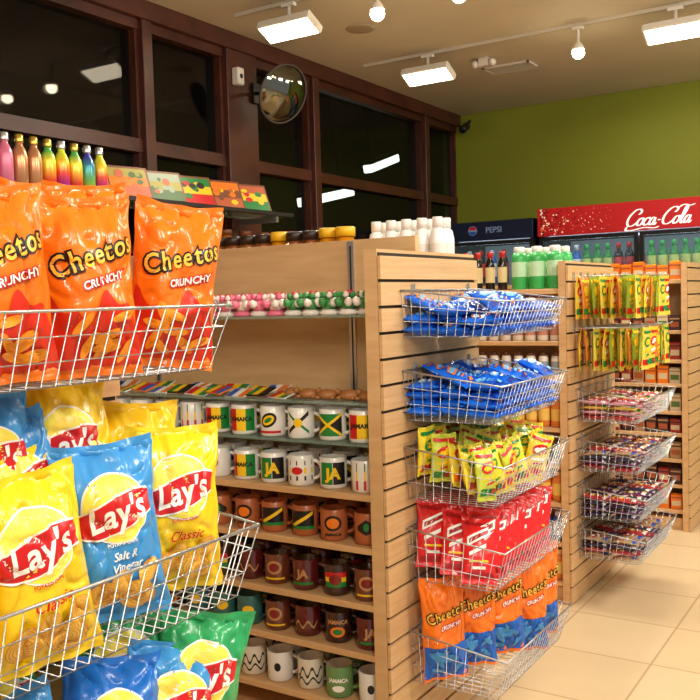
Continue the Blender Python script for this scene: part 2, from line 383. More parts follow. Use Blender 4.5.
MIDBR=mat('rust_brown_glaze',(108,54,34),.15,var=.1,coat=.5); MARG=mat('maroon_glaze',(92,26,26),.15,coat=.5)
ru=lambda a,b,c,d,m:(d_strip(a,b,c,d,10,2),m)
m_plain=mug(M_(WHITE),[(d_ell((0,.05),.011,.014),5)])
m_ryg=mug(M_(WHITE),[ru(-.048,-.016,.012,.084,2),ru(-.016,.016,.012,.084,3),ru(.016,.048,.012,.084,4),(d_text("JAMAICA",.019,(0,.05),offset=.001),5)])
m_hor=mug(M_(WHITE),[ru(-.13,.13,.064,.09,4),ru(-.13,.13,.036,.064,3),ru(-.13,.13,.008,.036,2)])
def saltire(w,z0,z1):
    zc=(z0+z1)/2
    return [ru(-w,w,z0,z1,5),(d_strip(-w,w,lambda x:zc+abs(x)/w*(z1-zc),z1,20,3),4),(d_strip(-w,w,z0,lambda x:zc-abs(x)/w*(z1-zc),20,3),4),
      (d_strip(-w,w,lambda x:zc+x/w*(z1-zc)-.005,lambda x:zc+x/w*(z1-zc)+.005,20,1),3),(d_strip(-w,w,lambda x:zc-x/w*(z1-zc)-.005,lambda x:zc-x/w*(z1-zc)+.005,20,1),3)]
m_flag=mug(M_(WHITE),saltire(.045,.014,.082))
m_x=mug(M_(WHITE),[(d_strip(-.036,.036,lambda x:.05+x*.85-.007,lambda x:.05+x*.85+.007,12,1),5),(d_strip(-.036,.036,lambda x:.05-x*.85-.005,lambda x:.05-x*.85+.005,12,1),4),(d_ell((0,.05),.014,.014),3)])
m_ja=mug(M_(WHITE),[ru(-.042,-.001,.014,.082,4),ru(.001,.042,.014,.082,5),(d_text("JA",.046,(0,.046),offset=.0024),3)])
m_band=mug(M_(WHITE),[(d_ell((-.002,.052),.03,.022,.5),5),(d_ell((-.002,.052),.022,.014,.5),3),(d_ell((-.002,.052),.014,.007,.5),4),ru(-.04,.04,.010,.018,2)])
m_bold=mug(M_(WHITE),[ru(-.13,.13,.066,.080,5),ru(-.13,.13,.018,.032,5),ru(-.13,.13,.040,.058,3),(d_ell((0,.049),.018,.012),2)])
m_t1=mug(M_(TERRA,TERRA),[ru(-.040,.040,.022,.080,5),(d_strip(-.036,.036,lambda x:.052+x*.6-.006,lambda x:.052+x*.6+.006,10,1),3),ru(-.040,.040,.022,.032,4)])
m_t2=mug(M_(TERRA,TERRA),[(d_ell((0,.055),.028,.024),5),(d_ell((0,.055),.020,.016),7),(d_text("JAMAICA",.013,(0,.020),offset=.0007),5)])
m_t3=mug(M_(TERRA,TERRA),[(d_strip(-.03,.03,lambda x:.03+abs(x)*.5,lambda x:.078-abs(x)*.7,20,3),5),(d_ell((0,.055),.009,.012),4)])
m_d1=mug(M_(DKBR,DKBR),[ru(-.036,.036,.028,.044,4),ru(-.036,.036,.044,.058,3),ru(-.036,.036,.058,.074,2),(d_ell((0,.051),.02,.016),8)])
m_d2=mug(M_(DKBR,DKBR),[(d_text("JAMAICA",.017,(0,.066),offset=.0008),9),(d_ell((0,.036),.024,.016),7),(d_ell((0,.036),.015,.009),4)])
m_d3=mug(M_(MIDBR,DKBR),[(d_ell((0,.055),.026,.022),9),(d_ell((0,.055),.018,.014),8),ru(-.035,.035,.016,.022,3)])
m_d4=mug(M_(MARG,DKBR),[(d_text("JA",.036,(0,.052),offset=.0016),9),ru(-.035,.035,.018,.026,4)])
m_d5=mug(M_(MARG,DKBR),[ru(-.13,.13,.06,.075,8),(d_strip(-.04,.04,lambda x:.035+.01*math.sin(x*180),lambda x:.043+.01*math.sin(x*180),24,1),9)])
m_teal=mug(M_(TEAL,TEAL),[(d_ell((0,.05),.02,.015),3)])
m_gr=mug(M_(LGRN,CREAM),[(d_text("JAMAICA",.016,(0,.055),offset=.0008),6),(d_ell((0,.03),.02,.01),6)])
m_cr=mug(M_(CREAM),[(d_strip(-.045,.045,lambda x:.05+.014*math.sin(x*200),lambda x:.06+.014*math.sin(x*200),24,1),5),(d_strip(-.045,.045,lambda x:.025+.01*math.sin(x*160),lambda x:.032+.01*math.sin(x*160),24,1),5)])
HM={}
def handle(m):
    if m.name not in HM:
        h=MB(); h.v=list(HB.v);h.f=list(HB.f);h.m=list(HB.m);h.s=list(HB.s); HM[m.name]=h.mesh('handle',[m])
    return HM[m.name]
rows=[(Z1[0],[m_ryg,m_flag,m_x,m_band,m_ryg,m_ryg,m_hor,m_plain,m_plain,m_plain,m_plain,m_plain],'white souvenir mug with printed emblem'),
 (Z1[1],[m_hor,m_ja,m_bold,m_ja,m_ryg,m_plain,m_plain,m_x,m_ryg,m_plain,m_plain,m_plain],'white souvenir mug with red yellow green print'),
 (Z1[2],[m_t3,m_t2,m_t1,m_t1,m_t2,m_t3,m_t1,m_t1,m_t2,m_t1,m_t2],'terracotta souvenir mug with dark print'),
 (Z1[3],[m_d3,m_d1,m_d4,m_d3,m_d5,m_d1,m_d3,m_d1,m_d2,m_d1],'glossy brown souvenir mug with coloured print'),
 (Z1[4],[m_d4,m_d2,m_d5,m_d3,m_teal,m_teal,m_teal,m_d2,m_d1],'dark glazed souvenir mug on maple shelf'),
 (Z1[5],[m_plain,m_gr,m_cr,m_plain,m_cr,m_gr,m_plain,m_cr],'cream or green souvenir mug on a low shelf')]
def place_mug(me,x,y,z,lab,rz=None):
    o=put('mug',me,(x,y,z),(0,0,R(.2,.6) if rz is None else rz),lab,'mug','souvenir mugs on the gondola shelves')
    mk('handle',handle(me.materials[0]),parent=o); return o
for z,ms,lab in rows:
    for i,me in enumerate(ms):
        lb=lab
        if me is m_teal: lb='teal glazed souvenir mug on maple shelf'
        if me is m_gr: lb='green glazed souvenir mug with white lettering'
        if me is m_d4 or me is m_d5: lb='glossy maroon souvenir mug with tan print'
        place_mug(me,-1.412-i*.116+R(-.004,.004),Y1+.070+R(-.006,.006),z+.0005,lb)
        if i<8: place_mug(me,-1.44-i*.116,Y1+.195+R(-.01,.01),z+.0005,lb)
# figurines on glass shelf
PINK=mat('pink_ceramic',(240,120,150),.35); PWH=mat('pale_ceramic',(240,228,218),.35); LEAF=mat('leaf_ceramic',(60,140,70),.35); BUD=mat('bud_ceramic',(205,50,70),.35)
def figurine(c1,c2,c3):
    mb=MB(); mb.lathe([(.001,0,0),(.022,0,0),(.025,.006,0),(.018,.012,0),(.001,.013,0)],18,0)
    mb.lathe([(.001,.012),(.016,.014),(.018,.022),(.012,.034),(.001,.038)],14,1)
    for k in range(6):
        a=k*math.pi/3; M=Matrix.Translation((.018*math.cos(a),.018*math.sin(a),.022))@Euler((0,.9,a)).to_matrix().to_4x4()
        mb.lathe([(.001,-.002),(.0075,.002),(.010,.009),(.005,.018),(.001,.020)],8,(k%2),M)
    for k in range(5):
        a=k*math.tau/5+.4; M=Matrix.Translation((.009*math.cos(a),.009*math.sin(a),.036))@Euler((0,.5,a)).to_matrix().to_4x4()
        mb.lathe([(.001,0),(.006,.004),(.007,.009),(.001,.016)],8,0 if k%2 else 1,M)
    mb.lathe([(.001,.040),(.006,.042),(.007,.048),(.001,.054)],10,2)
    return mb.mesh('figurine',[c1,c2,c3])
fg=[figurine(PWH,PINK,BUD),figurine(PINK,PWH,BUD),figurine(PWH,LEAF,BUD)]
for i in range(15):
    for r in (0,1):
        k=2 if i<5 else (i+r)%2
        put('figurine',fg[k],(-1.405-i*.069-r*.035,Y1+.10+r*.078,1.3555),(0,0,R(0,6)),'small %s ceramic flower figurine on glass shelf'%('green and white' if k==2 else 'pink and white'),'figurine','ceramic figurines on the glass shelf',(1.42,1.42,1.45))
def card(cols):
    mb=MB(); mb.box((-.045,-.03,0),(.045,.03,.004),0)
    mb.box((-.042,-.027,.004),(-.014,.027,.0046),1); mb.box((-.014,-.027,.004),(.014,.027,.0046),2); mb.box((.014,-.027,.004),(.042,.027,.0046),3)
    return mb.mesh('souvenir_card',cols)
cds=[card([WHITE,RED,YEL,GRN]),card([BLACK,GRN,YEL,BLACK]),card([WHITE,BLU,WP,ORG]),card([ORG,YEL,RED,BLU])]
for i in range(13):
    for r in range(2):
        put('souvenir_card',cds[(i+r)%4],(-1.72-i*.088,Y1+.075+r*.085,1.101+.008*(i%2)),(R(.25,.4),R(-.08,.08),R(-.35,.35)),'striped souvenir magnet card lying on glass shelf','souvenir card','souvenir cards on the glass shelf')
TAN=mat('tan_carving',(170,110,60),.5,var=.2,vscale=30)
def carving():
    mb=MB(); mb.lathe([(.001,0),(.03,.002),(.034,.014),(.022,.027),(.001,.031)],14,0,Matrix.Scale(.7,4,(0,1,0)))
    mb.lathe([(.001,-.01),(.010,-.006),(.011,.004),(.001,.012)],10,0,Matrix.Translation((.036,0,.022)))
    for a in (-1,1):
        for b in (-1,1): mb.lathe([(.001,-.006),(.008,-.004),(.009,.003),(.001,.006)],8,0,Matrix.Translation((a*.024,b*.022,.0065)))
    return mb.mesh('turtle_carving',[TAN])
cv=carving()
for i in range(5):
    put('turtle_carving',cv,(-1.400-i*.075,Y1+.075+R(0,.03),1.0955),(0,0,R(-.6,.6)),'small carved wooden turtle on glass shelf','carving','turtle carvings on the glass shelf')
# ------------------------------------------------------------------ bottles
def bottle(key,bodyc,capc,labc,h=.2,r=.03,neck=.4,shoulder=.78,sq=0,lab=(.2,.6)):
    mb=MB(); zc=h*.86
    mb.lathe([(.001,0),(r*.94,0),(r,.005),(r,h*lab[0],1),(r*1.005,h*lab[1],0),(r,h*(shoulder-.12)),(r*.8,h*shoulder),(r*neck,h*.84),(r*neck,zc+.004),(.001,zc+.004)],18,0,sq=sq)
    c=MB(); rc=r*neck*1.25; c.lathe([(.001,zc-.004),(rc,zc-.004),(rc,h-.003),(rc*.9,h),(.001,h)],14)
    return mb.mesh(key,[bodyc,labc]),c.mesh('cap',[capc])
def put_bottle(name,bt,loc,lab,group,cat='bottle',capl=None):
    o=put(name,bt[0],loc,(0,0,R(-.2,.2)),lab,cat,group); mk('cap',bt[1],parent=o); return o
def flask(bodym,capm):
    mb=MB(); mb.lathe([(.001,0),(.030,0),(.033,.004),(.0335,.120),(.031,.136),(.024,.152),(.0165,.163),(.015,.168),(.015,.176),(.001,.176)],24)
    c=MB(); c.lathe([(.001,.1765),(.0175,.1765),(.0185,.182),(.017,.205),(.014,.209),(.001,.209)],20)
    return mb.mesh('insulated_bottle',[bodym]),c.mesh('cap',[capm])
def gradmat(key,cols):
    m=bpy.data.materials.new(key); m.use_nodes=True; nt=m.node_tree; b=nt.nodes['Principled BSDF']
    tc=nt.nodes.new('ShaderNodeTexCoord'); sx=nt.nodes.new('ShaderNodeSeparateXYZ'); mr=nt.nodes.new('ShaderNodeMapRange'); mr.inputs['From Max'].default_value=.16
    r=nt.nodes.new('ShaderNodeValToRGB')
    nt.links.new(tc.outputs['Object'],sx.inputs[0]); nt.links.new(sx.outputs['Z'],mr.inputs['Value']); nt.links.new(mr.outputs[0],r.inputs[0]); nt.links.new(r.outputs[0],b.inputs['Base Color'])
    e=r.color_ramp.elements; e[0].color=lin(cols[0])+(1,); e[1].color=lin(cols[-1])+(1,)
    for i,c in enumerate(cols[1:-1]): x=e.new((i+1)/(len(cols)-1)); x.color=lin(c)+(1,)
    b.inputs['Roughness'].default_value=.25; b.inputs['Metallic'].default_value=.2; return m
GOLD=mat('gold_cap',(230,195,90),.25,.8); SILV=mat('silver_cap',(225,225,225),.25,.8)
fl=[flask(gradmat('rainbow_finish',[(50,80,200),(190,40,130),(235,80,50),(250,190,40),(220,230,60)]),SILV),
    flask(mat('rose_finish',(222,120,150),.3,.2),SILV),flask(mat('copper_finish',(205,145,100),.25,.5),GOLD),
    flask(gradmat('sunset_finish',[(190,40,110),(230,70,50),(250,170,40),(240,230,60),(90,180,90)]),GOLD),
    flask(gradmat('teal_finish',[(230,190,50),(120,190,80),(40,150,160),(70,70,170)]),SILV)]
SZ=1.915
WS=mk('wall_shelf',None,(-3.42,3.4,SZ),label='long glass display shelf on metal brackets by the windows',cat='shelf')
m=MB(); m.box((0,-1.4,-.012),(.30,.92,0)); mk('glass_board',m.mesh('glass_board',[GLASS]),parent=WS)
m=MB(); m.box((.27,-1.4,-.016),(.302,.92,.004)); mk('edge_trim',m.mesh('edge_trim',[mat('black_trim',(25,22,20),.4)]),parent=WS)
for yy in (-1.3,-.6,.1,.8):
    m=MB(); m.box((-.07,yy-.01,-.05),(.27,yy+.01,-.017)); mk('bracket',m.mesh('bracket',[CHROME]),parent=WS)
lb=['rainbow gradient insulated steel bottle','pink insulated steel bottle','copper insulated steel bottle','sunset gradient insulated steel bottle','teal and yellow gradient insulated steel bottle']
ys=[2.27+.0735*i for i in range(10)]; ks=[1,1,1,2,2,3,0,3,4,0]
for y,k in zip(ys,ks):
    o=put('insulated_bottle',fl[k][0],(-3.22,y,SZ+.0005),(0,0,0),lb[k],'bottle','insulated bottles on the wall shelf',(1,1,1.08)); mk('cap',fl[k][1],parent=o)
def plaque(c,seed):
    rr=random.Random(seed); mb=MB(); mb.box((-.008,-.115,0),(.008,.115,.165),0); mb.box((.0081,-.103,.012),(.010,.103,.065),1); mb.box((.0081,-.103,.065),(.010,.103,.11),2); mb.box((.0081,-.103,.11),(.010,.103,.153),3)
    for k in range(9):
        r=rr.uniform(.010,.026)
        mb.lathe([(.0005,.0101+.0002*k),(r,.0102+.0002*k)],12,rr.choice([1,2,3,4,4]),Matrix.Translation((0,rr.uniform(-.07,.07),rr.uniform(.04,.125)))@Matrix.Rotation(math.pi/2,4,'Y')@Matrix.Scale(rr.uniform(.5,1),4,(1,0,0)))
    return mb.mesh('souvenir_plaque',c)
BRN=mat('brown_board',(120,66,34),.5); OLV=mat('olive_paint',(160,150,50),.5); RUST=mat('rust_paint',(190,90,45),.5); SKY=mat('sky_paint',(150,165,140),.5); DGR=mat('leaf_paint',(60,100,45),.5)
pq=[plaque([BRN,RUST,ORG,OLV,DGR],1),plaque([BRN,DGR,OLV,SKY,RUST],2),plaque([BRN,RED,YEL,GRN,BLACK],3),plaque([BRN,RUST,BRN,ORG,YEL],4),plaque([BRN,GRN,YEL,RUST,RED],5)]
for i,y in enumerate([3.13,3.37,3.61,3.85,4.09]):
    put('souvenir_plaque',pq[i],(-3.22,y,SZ+.002),(0,-.42,-.25+R(-.05,.05)),'painted souvenir plaque leaning on the glass shelf','plaque','painted plaques on the wall shelf',(1,1,1.1))
WS2=mk('wall_shelf',None,(-3.42,4.55,1.66),label='short wooden display shelf below the window',cat='shelf')
m=MB(); m.box((-.07,-.9,-.02),(.28,1.6,0)); mk('board',m.mesh('board',[MAPLE]),parent=WS2)
JAR=mat('amber_jar',(140,76,24),.15); 
jr=bottle('jar',JAR,mat('brown_cap_jar',(110,60,30),.4),YEL,.15,.036,.8,.85)
for i in range(13): put_bottle('jar',jr,(-3.25,3.85+i*.17,1.6605),'amber sauce jar with yellow label','sauce jars on the window shelf','jar')
WB=bottle('white_bottle',mat('white_plastic',(242,240,236),.3),mat('white_plastic_cap',(236,232,224),.4),mat('pale_label',(228,222,212),.4),.225,.029,.5,.80)
AJ=bottle('sauce_bottle',mat('brown_glass',(150,84,28),.15),mat('black_cap',(44,28,20),.4),mat('mustard_label',(225,160,40),.4),.205,.034,.85,.80,lab=(.3,.68))
AJ2=bottle('sauce_bottle',mat('honey_glass',(200,130,24),.15),mat('yellow_cap',(230,180,30),.4),mat('mustard_label',(225,160,40),.4),.21,.036,.8,.85)
for i in range(5):
    for r in (0,1): put_bottle('white_bottle',WB,(-1.390-i*.061,2.825-r*.062,1.4505),'white lotion bottle on top of the gondola','white lotion bottles on the gondola')
for i in range(15): put_bottle('sauce_bottle',AJ2 if i in (0,1,4) else AJ,(-1.725-i*.073,2.70,1.4505),'honey jar with yellow cap' if i in (0,1,4) else 'brown sauce bottle with black cap','sauce bottles on the gondola')
# unit 2 products
GB=bottle('lotion_bottle',mat('green_plastic',(60,175,90),.3),mat('white_cap',(240,240,235),.4),mat('mint_label',(190,230,190),.4),.195,.036,.55,.86,lab=(.3,.65))
DB=bottle('tonic_bottle',mat('dark_glass',(35,25,18),.15),mat('red_cap',(190,30,30),.4),mat('cream_label',(225,205,150),.4),.18,.022,.5,.75)
for i,x in enumerate([-1.385,-1.470,-1.555]):
    for r in (0,1): put_bottle('lotion_bottle',GB,(x,Y2+.08+r*.13,1.4255),'green and white lotion bottle','toiletries on the gondola top')
for i in range(6): put_bottle('tonic_bottle',DB,(-1.64-i*.062,Y2+.08,1.4255),'dark tonic bottle with red cap','toiletries on the gondola top')
kinds={'w':bottle('medicine_bottle',mat('offwhite_plastic',(232,225,210),.35),mat('brown_cap',(90,50,30),.4),mat('blue_label',(150,170,190),.4),.10,.022,.6,.85),
 'p':bottle('shampoo_bottle',mat('pale_plastic',(225,210,190),.3),mat('pale_cap',(240,236,230),.4),mat('rose_label',(190,130,110),.4),.125,.026,.5,.82),
 'o':bottle('sunscreen_bottle',mat('orange_plastic',(232,135,50),.3),mat('orange_cap2',(240,200,150),.4),mat('sun_label',(245,205,100),.4),.135,.027,.5,.82),
 'b':bottle('tonic_bottle',mat('blue_plastic',(70,90,170),.3),mat('lilac_cap',(200,190,220),.4),mat('white_label',(220,220,235),.4),.13,.027,.5,.82)}
for z,k,nm in ((1.19,'p','shampoo_bottle'),(1.036,'w','medicine_bottle'),(.80,'o','sunscreen_bottle'),(.635,'w','medicine_bottle'),(.46,'o','sunscreen_bottle'),(.28,'b','tonic_bottle'),(.10,'o','sunscreen_bottle')):
    for i in range(10):
        put_bottle(nm,kinds[k],(-1.380-i*.06,Y2+.06,z+.0005),'small %s on maple shelf'%nm.replace('_',' '),'toiletry bottles on the gondola shelves')
# hanging packets
PK=[]
for i,(c1,c2,c3) in enumerate([((236,205,60),RED,GRN),((220,130,50),YEL,GRN),((150,175,60),YEL,RED),((225,205,80),GRN,RED)]):
    PK.append(small_bag('hanging_packet',30+i,.07,.185,.014,foil('packet_foil_%d'%i,c1),c2,c3,YEL if i!=0 else WP))
for z in (1.475,1.245):
    for k in range(6):
        y=Y2+.07+k*.104
        pg=MB(); pg.tube([(0,0,0),(.30,0,.0),(.31,0,.01)],.0025,5); pg.box((-.002,-.012,-.02),(.004,.012,.02))
        mk('peg_hook',pg.mesh('peg_hook',[CHROME]),(XE,y,z),label='chrome peg hook on slatwall with hanging packets',cat='hook',group='peg hooks on the slatwall')
        for j in range(8):
            put('hanging_packet',PK[(k+j+(1 if z<1.3 else 0)*(j//2))%4],(XE+.025+j*.037,y,z-.188),(0,R(-.06,.06),R(-.25,.25)),'narrow colourful snack packet hanging from a peg','snack packet','hanging snack packets on pegs')
# unit 2 baskets
B2Y=4.20; W2=.58
SM=[small_bag('candy_packet',40+i,.075,.12,.02,foil('candy_foil_%d'%i,c),a,b) for i,(c,a,b) in enumerate([((190,60,70),YEL,WP),((110,60,110),YEL,WP),((215,140,165),RED,WP),((60,60,90),RED,WP),((190,160,120),RED,BLU),((225,190,70),RED,GRN)])]
for bz,pal in ((.825,(0,2,5,2)),(.60,(0,1,3,4)),(.385,(3,1,3,0)),(.20,(4,0,3,4))):
    basket((XE,B2Y,bz),W2,.31,.105,'small wire basket of candy packets on slatwall')
    for k in range(6):
        for cx in (.135,.265):
            for l in range(4):
                put('candy_packet',SM[pal[(k+l)%4]],(XE+cx-.005,B2Y-.215+k*.085+R(-.004,.004),bz+.014+l*.0225),(R(-.12,.12),-math.pi/2+R(-.08,.08),R(-.15,.15)),'small candy packet piled in a wire basket','candy packet','candy packets in the wire baskets')
# unit 3 products
def carton(c1,c2,c3):
    mb=MB(); mb.box((-.030,-.025,0),(.030,.025,.10),0); mb.box((-.024,-.0256,.025),(.024,-.0251,.06),1); mb.box((-.030,-.0254,.078),(.030,-.0251,.088),2)
    mb.add([(-.030,-.025,.10),(.030,-.025,.10),(.030,0,.108),(-.030,0,.108),(-.030,.025,.10),(.030,.025,.10)],[(0,1,2,3),(3,2,5,4)],0)
    return mb.mesh('grocery_carton',[c1,c2,c3])
TANC=mat('tan_card',(180,140,100),.5); DKC=mat('dark_card',(66,42,40),.5); CRC=mat('cream_card',(214,196,160),.5); BRC=mat('rust_card',(168,84,44),.5)
cts=[carton(mat('brick_card',(160,50,40),.5),CRC,DKC),carton(ORG,CRC,BRC),carton(TANC,BRC,DKC),carton(CRC,mat('leaf_card',(90,120,60),.5),TANC),carton(DKC,BRC,TANC)]
cn=['brick red','orange','tan','cream','dark brown']
for zi,z in enumerate((1.465,1.17,1.0,.86,.70,.57,.42,.27,.12)):
    for i in range(10):
        k=1 if zi==0 else random.choice([0,2,3,4,(zi*2)%5])
        put('grocery_carton',cts[k],(-1.190-i*.070,5.40+(0 if zi else .02),z+.0005),(0,0,R(-.08,.08)),cn[k]+' grocery carton on maple shelf','carton','grocery cartons on the far gondola',(1,1,R(.75,1.05)))
# ------------------------------------------------------------------ coolers
BLK=mat('cooler_black',(22,22,26),.35); SIGNR=mat('sign_red',(190,24,30),.4,emit=.12); SIGND=mat('sign_dark_red',(120,18,20),.4,emit=.1)
CGL=mat('cooler_glass',(120,150,160),.05,0,.12); CIN=mat('cooler_interior_glow',(150,170,180),.5,emit=.25); STRIP=mat('cooler_strip',(215,235,255),.5,emit=6)  # cooler interior material glows by itself, imitating the lit inside of the cabinet
def cooler(x0,x1,top,label,hdr,ndoor,hz):
    e=mk('beverage_cooler',None,(x0,6.6,0),label=label,cat='cooler'); L=x1-x0
    m=MB(); D=.68
    m.box((0,.03,0),(.04,D,top)); m.box((L-.04,.03,0),(L,D,top)); m.box((.04,D-.03,0),(L-.04,D,top)); m.box((.04,.03,0),(L-.04,D-.03,.15)); m.box((.04,.03,hz),(L-.04,D-.03,top))
    mk('body',m.mesh('body',[BLK]),parent=e)
    m=MB(); m.box((0,-.02,hz),(L,.03,top)); h=mk('sign_header',m.mesh('sign_header',[hdr],.002),parent=e)
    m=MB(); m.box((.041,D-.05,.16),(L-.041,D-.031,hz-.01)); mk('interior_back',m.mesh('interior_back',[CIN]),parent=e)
    m=MB(); m.box((.06,.05,hz-.03),(L-.06,.08,hz-.012)); mk('light_strip',m.mesh('light_strip',[STRIP]),parent=e)
    for z in (.5,.85,1.2,1.5):
        m=MB(); m.box((.041,.08,z-.012),(L-.041,D-.06,z)); mk('shelf',m.mesh('shelf',[CHROME]),parent=e)
    w=L/ndoor
    for i in range(ndoor):
        m=MB(); a=i*w+.004; b=(i+1)*w-.004; zt=hz-.008
        for q in (((a,0,.12),(a+.03,.028,zt)),((b-.03,0,.12),(b,.028,zt)),((a+.03,0,.12),(b-.03,.028,.17)),((a+.03,0,zt-.025),(b-.03,.028,zt))): m.box(*q)
        m.box((a+.03,.01,.17),(b-.03,.016,zt-.025),1)
        d=mk('door',m.mesh('door',[BLK,CGL]),parent=e)
        hh=MB(); hh.tube([(b-.02,0,.9),(b-.02,-.04,.92),(b-.02,-.04,1.4),(b-.02,0,1.42)],.008,6); mk('handle',hh.mesh('handle',[CHROME]),parent=d)
    return e,h
c1,h1=cooler(-2.46,-.95,2.05,'red topped glass door beverage cooler with white script sign',SIGNR,2,1.84)
c2,h2=cooler(-3.22,-2.50,1.99,'dark blue topped glass door beverage cooler',mat('sign_navy',(12,24,52),.4,emit=.08),1,1.84)
cb=[bottle('soda_bottle',mat(n,c,.2),mat('cap_'+n,c2_,.4),mat('lab_'+n,c3,.4),.27,.036,.4,.72) for n,c,c2_,c3 in (('green_soda',(50,150,70),(60,180,90),(200,220,120)),('cola_soda',(45,20,15),(200,30,30),(205,25,30)),('blue_soda',(50,110,200),(220,220,230),(240,240,240)))]
for z in (1.5,1.2,.85):
    for i in range(17):
        k=[2,0,1,0,0,1][i//3]
        put_bottle('soda_bottle',cb[k],(-2.37+i*.080,6.74,z+.0005),['green','dark cola','blue'][k]+' soda bottle inside the cooler','soda bottles in the coolers')
    for i in range(6): put_bottle('soda_bottle',cb[2-(i%2)],(-3.12+i*.1,6.78,z+.0005),['green','dark cola','blue'][2-(i%2)]+' soda bottle inside the cooler','soda bottles in the coolers')
# script lettering
def catmull(pts,n=8):
    P=[Vector(p) for p in pts]; P=[P[0]*2-P[1]]+P+[P[-1]*2-P[-2]]; out=[]
    for i in range(1,len(P)-2):
        for k in range(n):
            t=k/n; a,b,c,d=P[i-1:i+3]
            out.append(.5*((2*b)+(c-a)*t+(2*a-5*b+4*c-d)*t*t+(3*b-a-3*c+d)*t**3))
    out.append(P[-2]); return out
GL_={'C':([[(1.25,1.45),(1.5,1.55),(1.6,1.85),(1.3,2.1),(.8,2.0),(.3,1.4),(.12,.7),(.35,.12),(.85,.0),(1.35,.3),(1.6,.6)]],1.45),
 'o':([[(.6,.95),(.25,.85),(.05,.4),(.25,.02),(.6,.15),(.75,.6),(.6,.95),(.7,.8),(.95,.8)]],.85),
 'c':([[(.65,.75),(.6,.95),(.25,.85),(.05,.4),(.25,.02),(.6,.12),(.85,.4)]],.75),
 'a':([[(.65,.85),(.3,.92),(.05,.45),(.2,.03),(.5,.2),(.7,.9)],[(.7,.95),(.62,.35),(.75,.02),(1.0,.3)]],.92),
 'l':([[(.05,.3),(.35,1.1),(.5,1.9),(.3,2.05),(.18,1.5),(.15,.5),(.3,.02),(.6,.3)]],.55),
 '-':([[(.1,.55),(.3,.62),(.5,.58)]],.65)}
def ribbon(mb,pts,w,M):
    c=catmull([(p[0],p[1],0) for p in pts]); vs=[];fs=[]
    for i,p in enumerate(c):
        d=c[min(i+1,len(c)-1)]-c[max(i-1,0)]; d.normalize(); n=Vector((-d.y,d.x,0)); ww=w*(.35+.65*abs(d.y))*min(1,.3+min(i,len(c)-1-i)/5)
        vs+= [p+n*ww,p-n*ww]
    for i in range(len(c)-1): fs.append((2*i,2*i+1,2*i+3,2*i+2))
    mb.add(vs,fs,0,False,M)
m=MB(); x=0
sc=.054; SH=Matrix(((1,.38,0,0),(0,1,0,0),(0,0,1,0),(0,0,0,1)))
B=Matrix.Translation((.655,-.022,1.855))@Matrix(((sc,0,0,0),(0,0,-sc,0),(0,sc*1.02,0,0),(0,0,0,1)))@SH
for ch in 'Coca-Cola':
    st,adv=GL_[ch]
    for s_ in st: ribbon(m,[(a+x,b+.35) for a,b in s_],.15,B)
    x+=adv
ribbon(m,[(.35,.35),(.3,-.15),(1.2,-.2),(2.6,.05),(4.0,-.05),(4.6,.1)],.16,B)
ribbon(m,[(6.2,2.3),(6.8,2.65),(7.6,2.5),(8.2,2.65)],.14,B)
mk('lettering',m.mesh('lettering',[mat('sign_white',(250,250,250),.4,emit=.4)]),parent=h1)
m=MB()
for i in range(260):
    fx=R(0,1)**1.6; px=.03+fx*.72; pz=R(1.85,2.04); r=R(.002,.0065)*(1.2-fx)
    if fx>.75 and pz>1.87: continue
    m.box((px-r,-.0212-.00001*i,pz-r),(px+r,-.0205,pz+r),random.choice([0,0,1,2]))
mk('sign_pattern',m.mesh('sign_pattern',[SIGND,mat('sign_orange',(225,110,70),.4,emit=.2),mat('sign_pale_dot',(250,225,200),.4,emit=.3)]),parent=h1,kind='stuff')
m=MB(); vs,fs=d_text('PEPSI',.062,(.40,1.918),offset=.001); m.add([(a,-.0215,b) for a,b in vs],fs,0)
for d2,mi in ((d_ell((.22,1.92),.038,.038),0),(d_strip(.188,.252,lambda x:1.926,lambda x:1.92+math.sqrt(max(0,.034**2-(x-.22)**2)),12,2),1),(d_strip(.188,.252,lambda x:1.92-math.sqrt(max(0,.034**2-(x-.22)**2)),1.914,12,2),2)):
    m.add([(a,-.0215-.0005*(mi>0),b) for a,b in d2[0]],d2[1],mi)
mk('lettering',m.mesh('lettering',[mat('sign_pale',(130,150,190),.4,emit=.1),RED,BLU]),parent=h2)
# ------------------------------------------------------------------ room
def tile_mat():
    m=bpy.data.materials.new('floor_tile'); m.use_nodes=True; nt=m.node_tree; b=nt.nodes['Principled BSDF']
    tc=nt.nodes.new('ShaderNodeTexCoord'); br=nt.nodes.new('ShaderNodeTexBrick'); br.offset=0
    br.inputs['Scale'].default_value=1; br.inputs['Brick Width'].default_value=.42; br.inputs['Row Height'].default_value=.42; br.inputs['Mortar Size'].default_value=.004
    br.inputs['Color1'].default_value=lin((224,200,162))+(1,); br.inputs['Color2'].default_value=lin((217,192,153))+(1,); br.inputs['Mortar'].default_value=lin((188,160,124))+(1,)
    n=nt.nodes.new('ShaderNodeTexNoise'); n.inputs['Scale'].default_value=5; n.inputs['Detail'].default_value=4
    mx=nt.nodes.new('ShaderNodeMix'); mx.data_type='RGBA'; mx.blend_type='MULTIPLY'; mx.inputs[0].default_value=.12
    nt.links.new(tc.outputs['Object'],br.inputs['Vector']); nt.links.new(tc.outputs['Object'],n.inputs['Vector'])
    nt.links.new(br.outputs['Color'],mx.inputs[6]); nt.links.new(n.outputs['Fac'],mx.inputs[7]); nt.links.new(mx.outputs[2],b.inputs['Base Color'])
    b.inputs['Roughness'].default_value=.25; return m
m=MB(); m.box((-3.6,-2.5,-.05),(3.0,7.4,0)); struct('floor',m,[tile_mat()])
